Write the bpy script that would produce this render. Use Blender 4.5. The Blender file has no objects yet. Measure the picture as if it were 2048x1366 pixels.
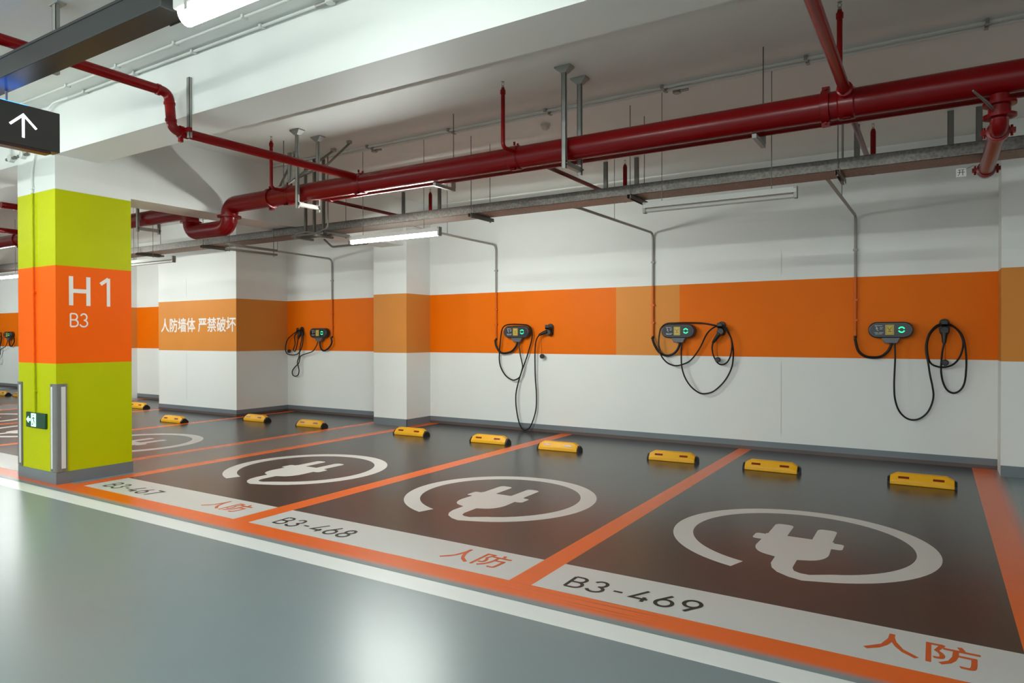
import bpy, bmesh, math, random
from mathutils import Vector, Matrix

# ------------------------------------------------------------------ camera, world, exposure
C = bpy.context.scene.collection
sc = bpy.context.scene
PI = math.pi
cam_d = bpy.data.cameras.new('camera')
cam_d.sensor_width = 36.0
cam_d.lens = 1358.7 / 2048 * 36.0
cam_d.clip_start = 0.05
cam = bpy.data.objects.new('camera', cam_d)
C.objects.link(cam)
YAW, PITCH, ROLL = 0.556275, -0.006789, -0.001103
_r = Vector((math.cos(YAW), math.sin(YAW), 0))
_f = Vector((-math.sin(YAW), math.cos(YAW), 0))
_u = Vector((0, 0, 1))
_f2 = _f * math.cos(PITCH) + _u * math.sin(PITCH)
_u2 = _u * math.cos(PITCH) - _f * math.sin(PITCH)
_r3 = _r * math.cos(ROLL) + _u2 * math.sin(ROLL)
_u3 = _u2 * math.cos(ROLL) - _r * math.sin(ROLL)
_m = Matrix((( _r3.x, _u3.x, -_f2.x), (_r3.y, _u3.y, -_f2.y), (_r3.z, _u3.z, -_f2.z))).to_4x4()
_m.translation = (0, 0, 1.5)
cam.matrix_world = _m
sc.camera = cam

sc.view_settings.view_transform = 'Standard'
sc.view_settings.look = 'None'
sc.view_settings.gamma = 1.0
sc.view_settings.use_curve_mapping = False
sc.view_settings.exposure = 1.14
sc.cycles.use_denoising = True
sc.cycles.max_bounces = 10
sc.cycles.diffuse_bounces = 6

w = bpy.data.worlds.new('garage_ambient')
sc.world = w
w.use_nodes = True
w.node_tree.nodes['Background'].inputs['Color'].default_value = (0.80, 0.90, 0.92, 1)
w.node_tree.nodes['Background'].inputs['Strength'].default_value = 0.55

LAMP_TUBE = 18.0       # emission of a lit aisle lamp
LAMP_FILL = 118.0       # added fill row across the aisle, behind the camera
LAMP_BAY = 160.0       # thin bare tubes over the bays

# ------------------------------------------------------------------ materials
def lin(c):
    return tuple(((v / 255) / 12.92 if v / 255 <= 0.04045 else ((v / 255 + 0.055) / 1.055) ** 2.4) for v in c) + (1.0,)

class NT:
    """small helper around a node tree"""
    def __init__(self, name):
        self.m = bpy.data.materials.new(name)
        self.m.use_nodes = True
        self.t = self.m.node_tree
        self.b = self.t.nodes['Principled BSDF']
        self._pos = None
    def new(self, kind, **kw):
        n = self.t.nodes.new(kind)
        for k, v in kw.items():
            setattr(n, k, v)
        return n
    def link(self, a, b):
        self.t.links.new(a, b)
    def pos(self):
        if self._pos is None:
            g = self.new('ShaderNodeNewGeometry')
            s = self.new('ShaderNodeSeparateXYZ')
            self.link(g.outputs['Position'], s.inputs[0])
            self._pos = (s.outputs[0], s.outputs[1], s.outputs[2], g.outputs['Position'])
        return self._pos
    def math(self, op, a, b=None, c=None):
        n = self.new('ShaderNodeMath', operation=op)
        for i, v in enumerate((a, b, c)):
            if v is None:
                continue
            if isinstance(v, (int, float)):
                n.inputs[i].default_value = v
            else:
                self.link(v, n.inputs[i])
        return n.outputs[0]
    def step(self, v, lo, hi, e=0.004):
        """1 between lo and hi (soft edge e)"""
        a = self.new('ShaderNodeMapRange'); a.inputs[1].default_value = lo - e; a.inputs[2].default_value = lo + e
        self.link(v, a.inputs[0])
        b = self.new('ShaderNodeMapRange'); b.inputs[1].default_value = hi - e; b.inputs[2].default_value = hi + e
        b.inputs[3].default_value = 1; b.inputs[4].default_value = 0
        self.link(v, b.inputs[0])
        return self.math('MULTIPLY', a.outputs[0], b.outputs[0])
    def mix(self, fac, a, b):
        n = self.new('ShaderNodeMix', data_type='RGBA')
        for s, v in ((n.inputs[0], fac), (n.inputs[6], a), (n.inputs[7], b)):
            if isinstance(v, (int, float)):
                s.default_value = v
            elif isinstance(v, tuple):
                s.default_value = v
            else:
                self.link(v, s)
        return n.outputs[2]
    def noise(self, scale, detail=3, rough=0.55, vec_scale=None):
        n = self.new('ShaderNodeTexNoise')
        n.inputs['Scale'].default_value = scale
        n.inputs['Detail'].default_value = detail
        n.inputs['Roughness'].default_value = rough
        p = self.pos()[3]
        if vec_scale:
            mp = self.new('ShaderNodeMapping')
            mp.inputs['Scale'].default_value = vec_scale
            self.link(p, mp.inputs[0])
            self.link(mp.outputs[0], n.inputs['Vector'])
        else:
            self.link(p, n.inputs['Vector'])
        return n.outputs['Fac']
    def bump(self, h, strength=0.05, dist=0.01):
        b = self.new('ShaderNodeBump')
        b.inputs['Strength'].default_value = strength
        b.inputs['Distance'].default_value = dist
        self.link(h, b.inputs['Height'])
        self.link(b.outputs[0], self.b.inputs['Normal'])
    def color(self, v):
        if isinstance(v, tuple):
            self.b.inputs['Base Color'].default_value = v
        else:
            self.link(v, self.b.inputs['Base Color'])
    def set(self, **kw):
        for k, v in kw.items():
            self.b.inputs[k].default_value = v
        return self.m

def plain(name, rgb, rough=0.5, metal=0.0, var=0.12, scale=14.0, spec=0.5, coat=0.0):
    n = NT(name)
    c = lin(rgb)
    d = tuple(x * (1 - var) for x in c[:3]) + (1.0,)
    n.color(n.mix(n.noise(scale), d, c))
    return n.set(**{'Roughness': rough, 'Metallic': metal, 'Specular IOR Level': spec, 'Coat Weight': coat})

def glow(name, rgb, strength):
    n = NT(name)
    n.color(lin(rgb))
    n.b.inputs['Emission Color'].default_value = lin(rgb)
    return n.set(**{'Emission Strength': strength, 'Roughness': 0.4})

WHITE = lin((226, 228, 224))
ORANGE_WALL = lin((232, 110, 0))
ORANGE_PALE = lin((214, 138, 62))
ORANGE_COL = lin((246, 98, 0))
LIME = lin((186, 192, 0))
GREYBASE = lin((118, 124, 128))

def wall_paint(name, orange, patch=None, seams=()):
    n = NT(name)
    x, y, z, p = n.pos()
    dirt = n.noise(1.3, 4)
    wh = n.mix(dirt, tuple(v * 0.93 for v in WHITE[:3]) + (1,), WHITE)
    org = n.mix(n.noise(2.1, 4), tuple(v * 0.9 for v in orange[:3]) + (1,), orange)
    if patch:
        org = n.mix(n.step(x, patch[0], patch[1], 0.003), org, ORANGE_PALE)
    col = n.mix(n.step(z, 1.232, 2.232, 0.003), wh, org)
    for sx, z0, z1 in seams:
        s = n.math('MULTIPLY', n.step(x, sx - 0.006, sx + 0.006, 0.003), n.step(z, z0, z1, 0.05))
        col = n.mix(n.math('MULTIPLY', s, 0.35), col, lin((120, 115, 108)))
    n.color(col)
    n.bump(n.noise(60, 2), 0.04, 0.004)
    return n.set(**{'Roughness': 0.5, 'Specular IOR Level': 0.12})

M = {}
M['wall'] = wall_paint('wall_paint_banded', ORANGE_WALL, patch=(-4.0, -3.04),
                       seams=((-1.69, 2.32, 2.60), (-1.69, 0.22, 1.17), (-7.67, 2.24, 2.64)))
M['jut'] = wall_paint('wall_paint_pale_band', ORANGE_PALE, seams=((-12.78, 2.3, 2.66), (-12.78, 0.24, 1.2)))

def column_paint():
    n = NT('column_paint_banded')
    x, y, z, p = n.pos()
    var = n.noise(1.7, 4)
    lime = n.mix(var, tuple(v * 0.9 for v in LIME[:3]) + (1,), LIME)
    org = n.mix(var, tuple(v * 0.93 for v in ORANGE_COL[:3]) + (1,), ORANGE_COL)
    col = n.mix(n.step(z, 3.01, 9, 0.003), lime, WHITE)
    col = n.mix(n.step(z, 1.232, 2.235, 0.003), col, org)
    n.color(col)
    n.bump(n.noise(60, 2), 0.04, 0.004)
    return n.set(**{'Roughness': 0.5, 'Specular IOR Level': 0.12})
M['column'] = column_paint()
M['white'] = plain('white_emulsion', (226, 228, 224), 0.55, var=0.06, scale=1.5)
M['base'] = plain('grey_skirting_paint', (112, 119, 124), 0.3, var=0.12, scale=5)
M['base_low'] = plain('brown_floor_paint_turned_up', (92, 78, 74), 0.3, var=0.2, scale=5)

def floor_paint(name, rgb, rough=0.24, var=0.12, streak=0.5, rgb2=None, spec=0.5):
    n = NT(name)
    c = lin(rgb)
    d = lin(rgb2) if rgb2 else tuple(v * (1 - var) for v in c[:3]) + (1.0,)
    f = n.noise(1.0, 5, 0.6, (1.2, 5.0, 1))
    n.color(n.mix(f, d, c))
    n.set(**{'Specular IOR Level': spec, 'Roughness': rough})
    return n

M['aisle'] = floor_paint('grey_green_epoxy', (121, 135, 138), 0.31, 0.08).m
M['bay'] = floor_paint('dark_brown_epoxy', (47, 42, 40), 0.24, rgb2=(41, 37, 36), spec=0.42).m
M['panel'] = floor_paint('light_grey_floor_paint', (198, 198, 196), 0.28, 0.06).m
M['line_white'] = floor_paint('white_line_paint', (224, 226, 224), 0.3, 0.05).m
M['mark_white'] = floor_paint('white_symbol_paint', (206, 203, 199), 0.3, 0.05).m
M['mark_black'] = floor_paint('black_letter_paint', (24, 24, 24), 0.35, 0.1, spec=0.2).m
M['mark_orange'] = floor_paint('orange_letter_paint', (206, 84, 10), 0.3, 0.1, spec=0.3).m

def orange_stripe(name, axis=None, a=0, b=1):
    """orange floor paint with black scuffs; optionally thinning out to the grey floor along an axis"""
    n = floor_paint(name, (228, 96, 0), 0.27, 0.10, spec=0.32)
    x, y, z, p = n.pos()
    old = n.b.inputs['Base Color'].links[0].from_socket
    sc1 = n.noise(1.0, 3, 0.6, (0.9, 60.0, 1))
    sc2 = n.noise(0.7, 2)
    m = n.math('MULTIPLY', n.step(sc1, 0.64, 2, 0.05), n.step(sc2, 0.56, 2, 0.05))
    col = n.mix(n.math('MULTIPLY', m, 0.65 if axis == 1 else 0.0), old, lin((70, 45, 25)))
    if axis is not None:
        r = n.new('ShaderNodeMapRange', interpolation_type='SMOOTHSTEP')
        r.inputs[1].default_value = a; r.inputs[2].default_value = b
        n.link((x, y)[axis], r.inputs[0])
        col = n.mix(r.outputs[0], lin((122, 132, 134)), col)
    n.color(col)
    return n.m
M['stripe'] = orange_stripe('orange_stripe_paint')
M['stripe_edge'] = orange_stripe('orange_kerb_stripe_paint', 1, 3.30, 3.385)
M['stripe_side'] = orange_stripe('orange_end_stripe_paint', 0, 0.66, 0.50)

M['red'] = plain('red_gloss_pipe_paint', (118, 3, 8), 0.27, var=0.2, scale=6, spec=0.3)
M['red_bright'] = plain('bright_red_pipe_paint', (138, 8, 9), 0.24, var=0.2, scale=6, spec=0.3)
def galvanised(name, a, b, rough=0.38):
    n = NT(name)
    v = n.new('ShaderNodeTexVoronoi'); v.inputs['Scale'].default_value = 45
    n.link(n.pos()[3], v.inputs['Vector'])
    f = n.math('ADD', n.math('MULTIPLY', v.outputs['Distance'], 0.6), n.math('MULTIPLY', n.noise(3, 5), 0.5))
    n.color(n.mix(f, lin(a), lin(b)))
    return n.set(**{'Metallic': 0.75, 'Roughness': rough})
M['galv'] = galvanised('galvanised_steel', (70, 66, 62), (136, 131, 125), 0.45)
M['post'] = plain('grey_channel_steel', (158, 158, 152), 0.45, 0.3, 0.1)
M['zinc'] = plain('zinc_rod', (120, 118, 112), 0.45, 0.6)
M['conduit'] = plain('steel_conduit', (150, 148, 142), 0.4, 0.5, 0.1)
def conduit_banded():
    n = NT('conduit_painted_over_in_the_band')
    z = n.pos()[2]
    n.color(n.mix(n.step(z, 1.232, 2.232, 0.003), lin((150, 148, 142)), lin((206, 92, 0))))
    return n.set(**{'Roughness': 0.45, 'Metallic': 0.0, 'Specular IOR Level': 0.3})
M['conduit_banded'] = conduit_banded()
M['conduit_white'] = plain('whitewashed_conduit', (208, 210, 204), 0.5, 0.0, 0.08)
M['trunk'] = plain('dark_grey_trunking', (45, 47, 46), 0.45, 0.2, 0.1, 3)
M['sign'] = plain('dark_sign_face', (58, 55, 52), 0.35, 0.2, 0.08, 3)
M['sign_trim'] = plain('sign_underside_red_reflection', (62, 36, 28), 0.35, 0.2)  # brown tone stands in for a reddish reflection on the sign's underside
M['arrow'] = glow('lit_arrow', (236, 240, 255), 3.2)
M['blue_glow'] = glow('added_blue_glow', (12, 120, 255), 5.0)
M['lamp_on'] = glow('lit_lamp_tube', (244, 255, 248), LAMP_TUBE)
M['lamp_on_bay'] = glow('lit_bay_lamp_tube', (250, 255, 250), LAMP_BAY)
M['lamp_fill_far'] = glow('added_far_lamp_tube', (246, 255, 250), LAMP_FILL)
M['lamp_off'] = plain('unlit_opal_tube', (176, 174, 168), 0.3, var=0.04)
M['lamp_body'] = plain('white_lamp_housing', (200, 200, 194), 0.4, var=0.04)
M['lamp_cap'] = plain('grey_lamp_cap', (150, 150, 146), 0.45, var=0.05)
M['yellow'] = plain('yellow_rubber', (236, 170, 0), 0.5, var=0.12, scale=9)
M['black'] = plain('black_rubber', (22, 21, 20), 0.45, var=0.2)
M['slot'] = plain('red_brown_reflector', (120, 36, 16), 0.3, var=0.1)
M['guard'] = plain('grey_rubber_guard', (118, 117, 116), 0.5, var=0.1)
M['reflect'] = plain('white_reflective_tape', (214, 214, 208), 0.3, var=0.04)
M['cable'] = plain('black_cable_sheath', (13, 12, 12), 0.45, var=0.15, spec=0.3)
M['charger'] = plain('charcoal_plastic', (52, 52, 56), 0.3, var=0.1)
M['charger_face'] = plain('dark_glossy_face', (34, 35, 40), 0.16, var=0.08)
M['hopper'] = plain('grey_plastic', (84, 86, 90), 0.35, var=0.08)
M['sticker'] = plain('yellow_sticker', (206, 176, 60), 0.45, var=0.1, scale=60)
M['sticker_dark'] = plain('olive_sticker_print', (126, 108, 40), 0.5, var=0.1)
M['print_white'] = plain('white_print', (178, 182, 186), 0.5, var=0.05)
M['ring'] = glow('green_status_light', (26, 226, 140), 0.85)
M['exit_green'] = glow('green_exit_panel', (8, 58, 34), 0.12)
M['exit_white'] = glow('lit_exit_pictogram', (150, 255, 200), 2.2)
M['letter_white'] = plain('white_letter_paint', (232, 226, 220), 0.5, var=0.04)
M['brass'] = plain('sprinkler_metal', (150, 142, 128), 0.35, 0.7)
M['detector'] = plain('cream_detector_plastic', (196, 194, 184), 0.45, var=0.05)
M['tag'] = plain('white_tag_plastic', (214, 210, 204), 0.5, var=0.04)

# ------------------------------------------------------------------ mesh helpers
class MB:
    def __init__(self):
        self.bm = bmesh.new()
    def box(self, x0, x1, y0, y1, z0, z1):
        v = [self.bm.verts.new(p) for p in ((x0,y0,z0),(x1,y0,z0),(x1,y1,z0),(x0,y1,z0),(x0,y0,z1),(x1,y0,z1),(x1,y1,z1),(x0,y1,z1))]
        for f in ((0,3,2,1),(4,5,6,7),(0,1,5,4),(1,2,6,5),(2,3,7,6),(3,0,4,7)):
            self.bm.faces.new([v[i] for i in f])
        return self
    def ngon(self, pts, d):
        """closed prism: polygon pts (3d) extruded by vector d"""
        d = Vector(d)
        a = [self.bm.verts.new(p) for p in pts]
        b = [self.bm.verts.new(Vector(p) + d) for p in pts]
        self.bm.faces.new(list(reversed(a))); self.bm.faces.new(b)
        n = len(pts)
        for i in range(n):
            self.bm.faces.new((a[i], a[(i+1) % n], b[(i+1) % n], b[i]))
        return self
    def tube(self, pts, r, n=10, closed=False, cap=True):
        P = [Vector(p) for p in pts]
        k = len(P)
        rings = []
        prev = None
        for i in range(k):
            if closed:
                t = P[(i+1) % k] - P[i-1]
            else:
                t = P[min(i+1, k-1)] - P[max(i-1, 0)]
            t.normalize()
            if prev is None:
                a = Vector((0, 0, 1)) if abs(t.z) < 0.9 else Vector((1, 0, 0))
                u = t.cross(a).normalized()
            else:
                u = (prev - t * prev.dot(t))
                u = u.normalized() if u.length > 1e-6 else t.orthogonal().normalized()
            prev = u
            v = t.cross(u)
            rr = r[i] if isinstance(r, (list, tuple)) else r
            # keep wall thickness round corners
            if 0 < i < k-1 and not closed:
                c = (P[i]-P[i-1]).normalized().dot((P[i+1]-P[i]).normalized())
                rr_ = rr
            else:
                rr_ = rr
            rings.append([self.bm.verts.new(P[i] + (u * math.cos(2*PI*j/n) + v * math.sin(2*PI*j/n)) * rr_) for j in range(n)])
        m = k if closed else k-1
        for i in range(m):
            A, B = rings[i], rings[(i+1) % k]
            for j in range(n):
                self.bm.faces.new((A[j], A[(j+1) % n], B[(j+1) % n], B[j]))
        if cap and not closed:
            self.bm.faces.new(list(reversed(rings[0]))); self.bm.faces.new(rings[-1])
        return self
    def cyl(self, p0, p1, r, n=16):
        return self.tube([p0, p1], r, n)
    def lathe(self, c, axis, prof, n=20):
        """prof: list of (distance along axis, radius)"""
        c = Vector(c); a = Vector(axis).normalized()
        u = a.orthogonal().normalized(); v = a.cross(u)
        rings = []
        for h, r in prof:
            rings.append([self.bm.verts.new(c + a*h + (u*math.cos(2*PI*j/n) + v*math.sin(2*PI*j/n))*max(r, 1e-4)) for j in range(n)])
        for A, B in zip(rings, rings[1:]):
            for j in range(n):
                self.bm.faces.new((A[j], A[(j+1) % n], B[(j+1) % n], B[j]))
        self.bm.faces.new(list(reversed(rings[0]))); self.bm.faces.new(rings[-1])
        return self
    def sphere(self, c, r, n=14):
        return self.lathe(Vector(c) - Vector((0, 0, r)), (0, 0, 1), [(r - r*math.cos(PI*i/8), r*math.sin(PI*i/8)) for i in range(9)], n)
    def build(self, name, mat, parent=None, bevel=0.0, angle=35):
        bmesh.ops.recalc_face_normals(self.bm, faces=self.bm.faces)
        me = bpy.data.meshes.new(name)
        root = parent
        if root is not None:
            while root.parent is not None:
                root = root.parent
            bmesh.ops.translate(self.bm, verts=self.bm.verts, vec=-root.location)
        self.bm.to_mesh(me); self.bm.free()
        me.materials.append(M[mat] if isinstance(mat, str) else mat)
        me.shade_smooth()
        me.set_sharp_from_angle(angle=math.radians(angle))
        o = bpy.data.objects.new(name, me)
        C.objects.link(o)
        if parent is not None:
            o.parent = parent
        if bevel:
            b = o.modifiers.new('bevel', 'BEVEL'); b.width = bevel; b.segments = 2; b.limit_method = 'ANGLE'
        return o

def empty(name, loc, label, cat, group=None):
    o = bpy.data.objects.new(name, None)
    o.location = loc
    o.empty_display_size = 0.1
    C.objects.link(o)
    o['label'] = label; o['category'] = cat
    if group: o['group'] = group
    return o

def tag(o, label, cat, group=None):
    o['label'] = label; o['category'] = cat
    if group: o['group'] = group
    return o

def struct(o, label=None):
    o['kind'] = 'structure'
    if label: o['label'] = label
    return o

def spline(pts, per=6):
    """Catmull-Rom through 3d points"""
    P = [Vector(p) for p in pts]
    P = [P[0]*2 - P[1]] + P + [P[-1]*2 - P[-2]]
    out = []
    for i in range(1, len(P)-2):
        a, b, c, d = P[i-1], P[i], P[i+1], P[i+2]
        for k in range(per):
            t = k/per
            out.append(0.5*((2*b) + (c-a)*t + (2*a-5*b+4*c-d)*t*t + (3*b-a-3*c+d)*t**3))
    out.append(P[-2])
    return out

def rounded(pts, r, seg=6):
    """polyline with rounded corners of radius r"""
    P = [Vector(p) for p in pts]
    out = [P[0]]
    for a, b, c in zip(P, P[1:], P[2:]):
        d0 = (a-b).normalized(); d1 = (c-b).normalized()
        s, e = b + d0*r, b + d1*r
        for k in range(seg+1):
            t = k/seg
            out.append(s*(1-t)**2 + b*2*t*(1-t) + e*t*t)
    out.append(P[-1])
    return out

def arc(cx, cy, rx, ry, a0, a1, n=14):
    return [(cx + rx*math.cos(math.radians(a0+(a1-a0)*i/n)), cy + ry*math.sin(math.radians(a0+(a1-a0)*i/n))) for i in range(n+1)]

# ------------------------------------------------------------------ stroke lettering (unit cap height, geometric light letters)
GL = {
 'H': (0.66, [[(0.05, 0), (0.05, 1)], [(0.61, 0), (0.61, 1)], [(0.05, 0.5), (0.61, 0.5)]]),
 '1': (0.40, [[(0.30, 0), (0.30, 1)], [(0.30, 0.985), (0.03, 0.78)]]),
 'B': (0.62, [[(0.05, 0), (0.05, 1)], [(0.05, 1)] + arc(0.32, 0.76, 0.22, 0.24, 90, -90) + [(0.05, 0.52)],
              [(0.05, 0.52)] + arc(0.34, 0.26, 0.25, 0.26, 90, -90) + [(0.05, 0)]]),
 '3': (0.62, [arc(0.30, 0.74, 0.23, 0.26, 160, -90) , arc(0.29, 0.24, 0.28, 0.26, 85, -165)]),
 '-': (0.55, [[(0.10, 0.42), (0.42, 0.42)]]),
 '4': (0.66, [[(0.48, 0), (0.48, 0.42)], [(0.62, 0.24), (0.03, 0.24), (0.42, 1.0)]]),
 '6': (0.64, [arc(0.31, 0.30, 0.27, 0.30, 0, 360, 24), [(0.06, 0.42), (0.40, 1.0)]]),
 '7': (0.58, [[(0.02, 1), (0.54, 1), (0.20, 0)]]),
 '8': (0.62, [arc(0.30, 0.76, 0.21, 0.24, 0, 360, 22), arc(0.30, 0.26, 0.27, 0.26, 0, 360, 24)]),
 '9': (0.64, [arc(0.31, 0.70, 0.27, 0.30, 0, 360, 24), [(0.56, 0.58), (0.22, 0.0)]]),
}
def ribbon(mb, line, wd, place, nrm, th):
    """flat stroke of width wd along a 2d polyline, mapped to 3d by place(x, y)"""
    L = [Vector(p) for p in line]
    closed = (L[0]-L[-1]).length < 1e-4
    if closed: L = L[:-1]
    k = len(L); A = []; B = []
    for i in range(k):
        if closed: p, q = L[i-1], L[(i+1) % k]
        else: p, q = L[max(i-1, 0)], L[min(i+1, k-1)]
        d0 = (L[i]-p); d1 = (q-L[i])
        if d0.length < 1e-6: d0 = d1
        if d1.length < 1e-6: d1 = d0
        n0 = Vector((-d0.y, d0.x)).normalized(); n1 = Vector((-d1.y, d1.x)).normalized()
        nn = (n0+n1).normalized()
        s = wd/2/max(0.35, nn.dot(n0))
        A.append(L[i]+nn*s); B.append(L[i]-nn*s)
    mb.layer = getattr(mb, 'layer', 0) + 1
    d = Vector(nrm)*(th + 0.00012*mb.layer)
    m = k if closed else k-1
    va = [mb.bm.verts.new(Vector(place(p.x, p.y))+d) for p in A]
    vb = [mb.bm.verts.new(Vector(place(p.x, p.y))+d) for p in B]
    for i in range(m):
        j = (i+1) % k
        mb.bm.faces.new((va[i], va[j], vb[j], vb[i]))

def lettering(mb, text, h, wd, place, nrm, th, track=0.16):
    x = 0
    for ch in text:
        if ch == ' ':
            x += 0.35; continue
        adv, strokes = GL[ch]
        for s in strokes:
            ribbon(mb, [((x+a)*h, b*h) for a, b in s], wd, place, nrm, th)
        x += adv + track
    return x*h

def cjk(name, text, size, mat, parent, origin, xdir, ydir, th=0.001, offset=0.0, xscale=1.0, space=1.0, bold=0.0):
    """characters set with the program's own built-in typeface, turned into a mesh"""
    cu = bpy.data.curves.new(name, 'FONT')
    cu.body = text; cu.size = size; cu.offset = offset; cu.space_character = space
    cu.resolution_u = 3
    o = bpy.data.objects.new(name + '_tmp', cu)
    C.objects.link(o)
    dg = bpy.context.evaluated_depsgraph_get()
    dg.update()
    me = bpy.data.meshes.new_from_object(o.evaluated_get(dg))
    bpy.data.objects.remove(o); bpy.data.curves.remove(cu)
    if bold:
        bm = bmesh.new(); bm.from_mesh(me)
        base = list(bm.verts) + list(bm.edges) + list(bm.faces)
        for k, (dx, dy) in enumerate(((bold, 0), (-bold, 0), (0, bold*0.8), (0, -bold*0.8))):
            r_ = bmesh.ops.duplicate(bm, geom=base)
            bmesh.ops.translate(bm, verts=[g for g in r_['geom'] if isinstance(g, bmesh.types.BMVert)], vec=(dx, dy, 0.00008*(k+1)))
        bm.to_mesh(me); bm.free()
    xs = [v.co.x for v in me.vertices] or [0]; ys = [v.co.y for v in me.vertices] or [0]
    x0, y0 = min(xs), min(ys)
    X, Y = Vector(xdir), Vector(ydir)
    N = X.cross(Y).normalized()
    root = parent
    if root is not None:
        while root.parent is not None: root = root.parent
    off = root.location if root is not None else Vector((0, 0, 0))
    for v in me.vertices:
        v.co = Vector(origin) + X*((v.co.x-x0)*xscale) + Y*(v.co.y-y0) + N*(th+v.co.z) - off
    me.materials.clear(); me.materials.append(M[mat])
    o = bpy.data.objects.new(name, me); C.objects.link(o)
    if parent is not None: o.parent = parent
    return o

# ------------------------------------------------------------------ room shell
YW = 9.35; CB = 3.80; CA = 3.87
XL, XR = -34.0, 12.0
struct(MB().box(XL, XR, -6, 9.7, -0.2, 0).build('floor', 'aisle'), 'grey-green glossy epoxy floor of the driving aisle')
struct(MB().box(XL, XR, 3.6, 9.7, CB, 4.2).build('ceiling_bays', 'white'), 'white ceiling over the parking bays')
struct(MB().box(XL, XR, -6, 3.6, CA, 4.2).build('ceiling_aisle', 'white'), 'white ceiling over the aisle')
struct(MB().box(XL, XR, YW, 9.7, 0, 4.1).build('wall_back', 'wall'), 'white wall with an orange band behind the parking bays')
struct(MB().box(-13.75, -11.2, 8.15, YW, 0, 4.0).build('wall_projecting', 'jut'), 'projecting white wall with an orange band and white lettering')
struct(MB().box(XL-0.2, XL, -6, 9.7, 0, 4.1).build('wall_left', 'wall'), 'far end wall')
struct(MB().box(XR, XR+0.2, -6, 9.7, 0, 4.1).build('wall_right', 'wall'), 'end wall beyond the last bay')
# pillars against the back wall
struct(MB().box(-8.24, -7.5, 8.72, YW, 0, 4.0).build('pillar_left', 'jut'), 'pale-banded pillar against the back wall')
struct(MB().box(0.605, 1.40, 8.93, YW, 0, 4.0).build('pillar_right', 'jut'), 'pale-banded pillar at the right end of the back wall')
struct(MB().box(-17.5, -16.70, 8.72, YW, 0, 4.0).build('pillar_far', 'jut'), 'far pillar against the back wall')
# beams
struct(MB().box(XL, XR, 3.41, 3.84, 3.355, 4.0).build('ceiling_beam', 'white'), 'long white concrete beam between aisle and bays')
struct(MB().box(-8.06, -7.57, 4.175, YW, 3.035, 4.0).build('cross_beam', 'white'), 'white concrete cross beam running from the column to the back wall')
struct(MB().box(-17.3, -16.75, 3.845, YW, 3.035, 4.0).build('cross_beam', 'white'), 'farther white concrete cross beam')

def skirting(name, pts):
    """skirting along a plan polyline; outward side is to the right of travel"""
    up = MB(); lo = MB()
    for (x0, y0), (x1, y1) in zip(pts, pts[1:]):
        t = 0.006
        if y0 == y1:
            a, b = min(x0, x1), max(x0, x1)
            up.box(a, b, y0-t, y0, 0.045, 0.12); lo.box(a, b, y0-t*1.3, y0, 0.0005, 0.045)
        else:
            a, b = min(y0, y1), max(y0, y1)
            up.box(x0, x0+t, a-t, b, 0.045, 0.12); lo.box(x0, x0+t*1.3, a-t, b, 0.0005, 0.045)
    o = struct(up.build(name, 'base'))
    p = lo.build('baseboard_strip', 'base_low', o)
    return o
skirting('baseboard_right', [(-7.5, YW), (0.605, YW)])
skirting('baseboard_middle', [(-11.2, YW), (-8.24, YW)])
skirting('baseboard_projecting', [(-13.75, 8.15), (-11.2, 8.15), (-11.2, YW)])
skirting('baseboard_left', [(XL, YW), (-13.75, YW)])
for nm, x0, x1, y0 in (('baseboard_pillar_left', -8.24, -7.5, 8.72), ('baseboard_pillar_right', 0.605, 1.40, 8.93)):
    mb = MB().box(x0, x1+0.006, y0-0.006, y0, 0.0005, 0.12)
    mb.box(x1, x1+0.006, y0-0.006, YW, 0.0005, 0.12)
    struct(mb.build(nm, 'base'))

# ------------------------------------------------------------------ the banded column H1
col = empty('support_column', (-7.97, 3.79, 0), 'lime green and orange concrete column lettered H1 over B3', 'column')
MB().box(-8.385, -7.57, 3.41, 4.175, 0, 3.355).box(-8.385, -7.57, 3.8405, 4.175, 3.355, 3.86).build('shaft', 'column', col)
sk = MB()
sk.box(-8.392, -7.563, 3.403, 3.41, 0.0005, 0.122); sk.box(-7.57, -7.563, 3.41, 4.182, 0.0005, 0.122)
sk.box(-8.392, -8.385, 3.41, 4.182, 0.0005, 0.122); sk.box(-8.385, -7.57, 4.175, 4.182, 0.0005, 0.122)
s_ = sk.build('skirting', 'base', col); s_['label'] = 'grey painted skirting'
pl = lambda x, y: (-7.57, 3.548 + x, 1.832 + y)
mb = MB(); lettering(mb, 'H', 0.301, 0.042, lambda x, y: (-7.57, 3.540 + x, 1.831 + y), (1, 0, 0), 0.0015)
lettering(mb, '1', 0.301, 0.036, lambda x, y: (-7.57, 3.838 + x, 1.831 + y), (1, 0, 0), 0.0015)
mb.build('lettering', 'letter_white', col)
mb = MB(); lettering(mb, 'B3', 0.132, 0.015, lambda x, y: (-7.57, 3.542 + x, 1.613 + y), (1, 0, 0), 0.0015, 0.1)
mb.build('lettering', 'letter_white', col)

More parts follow.
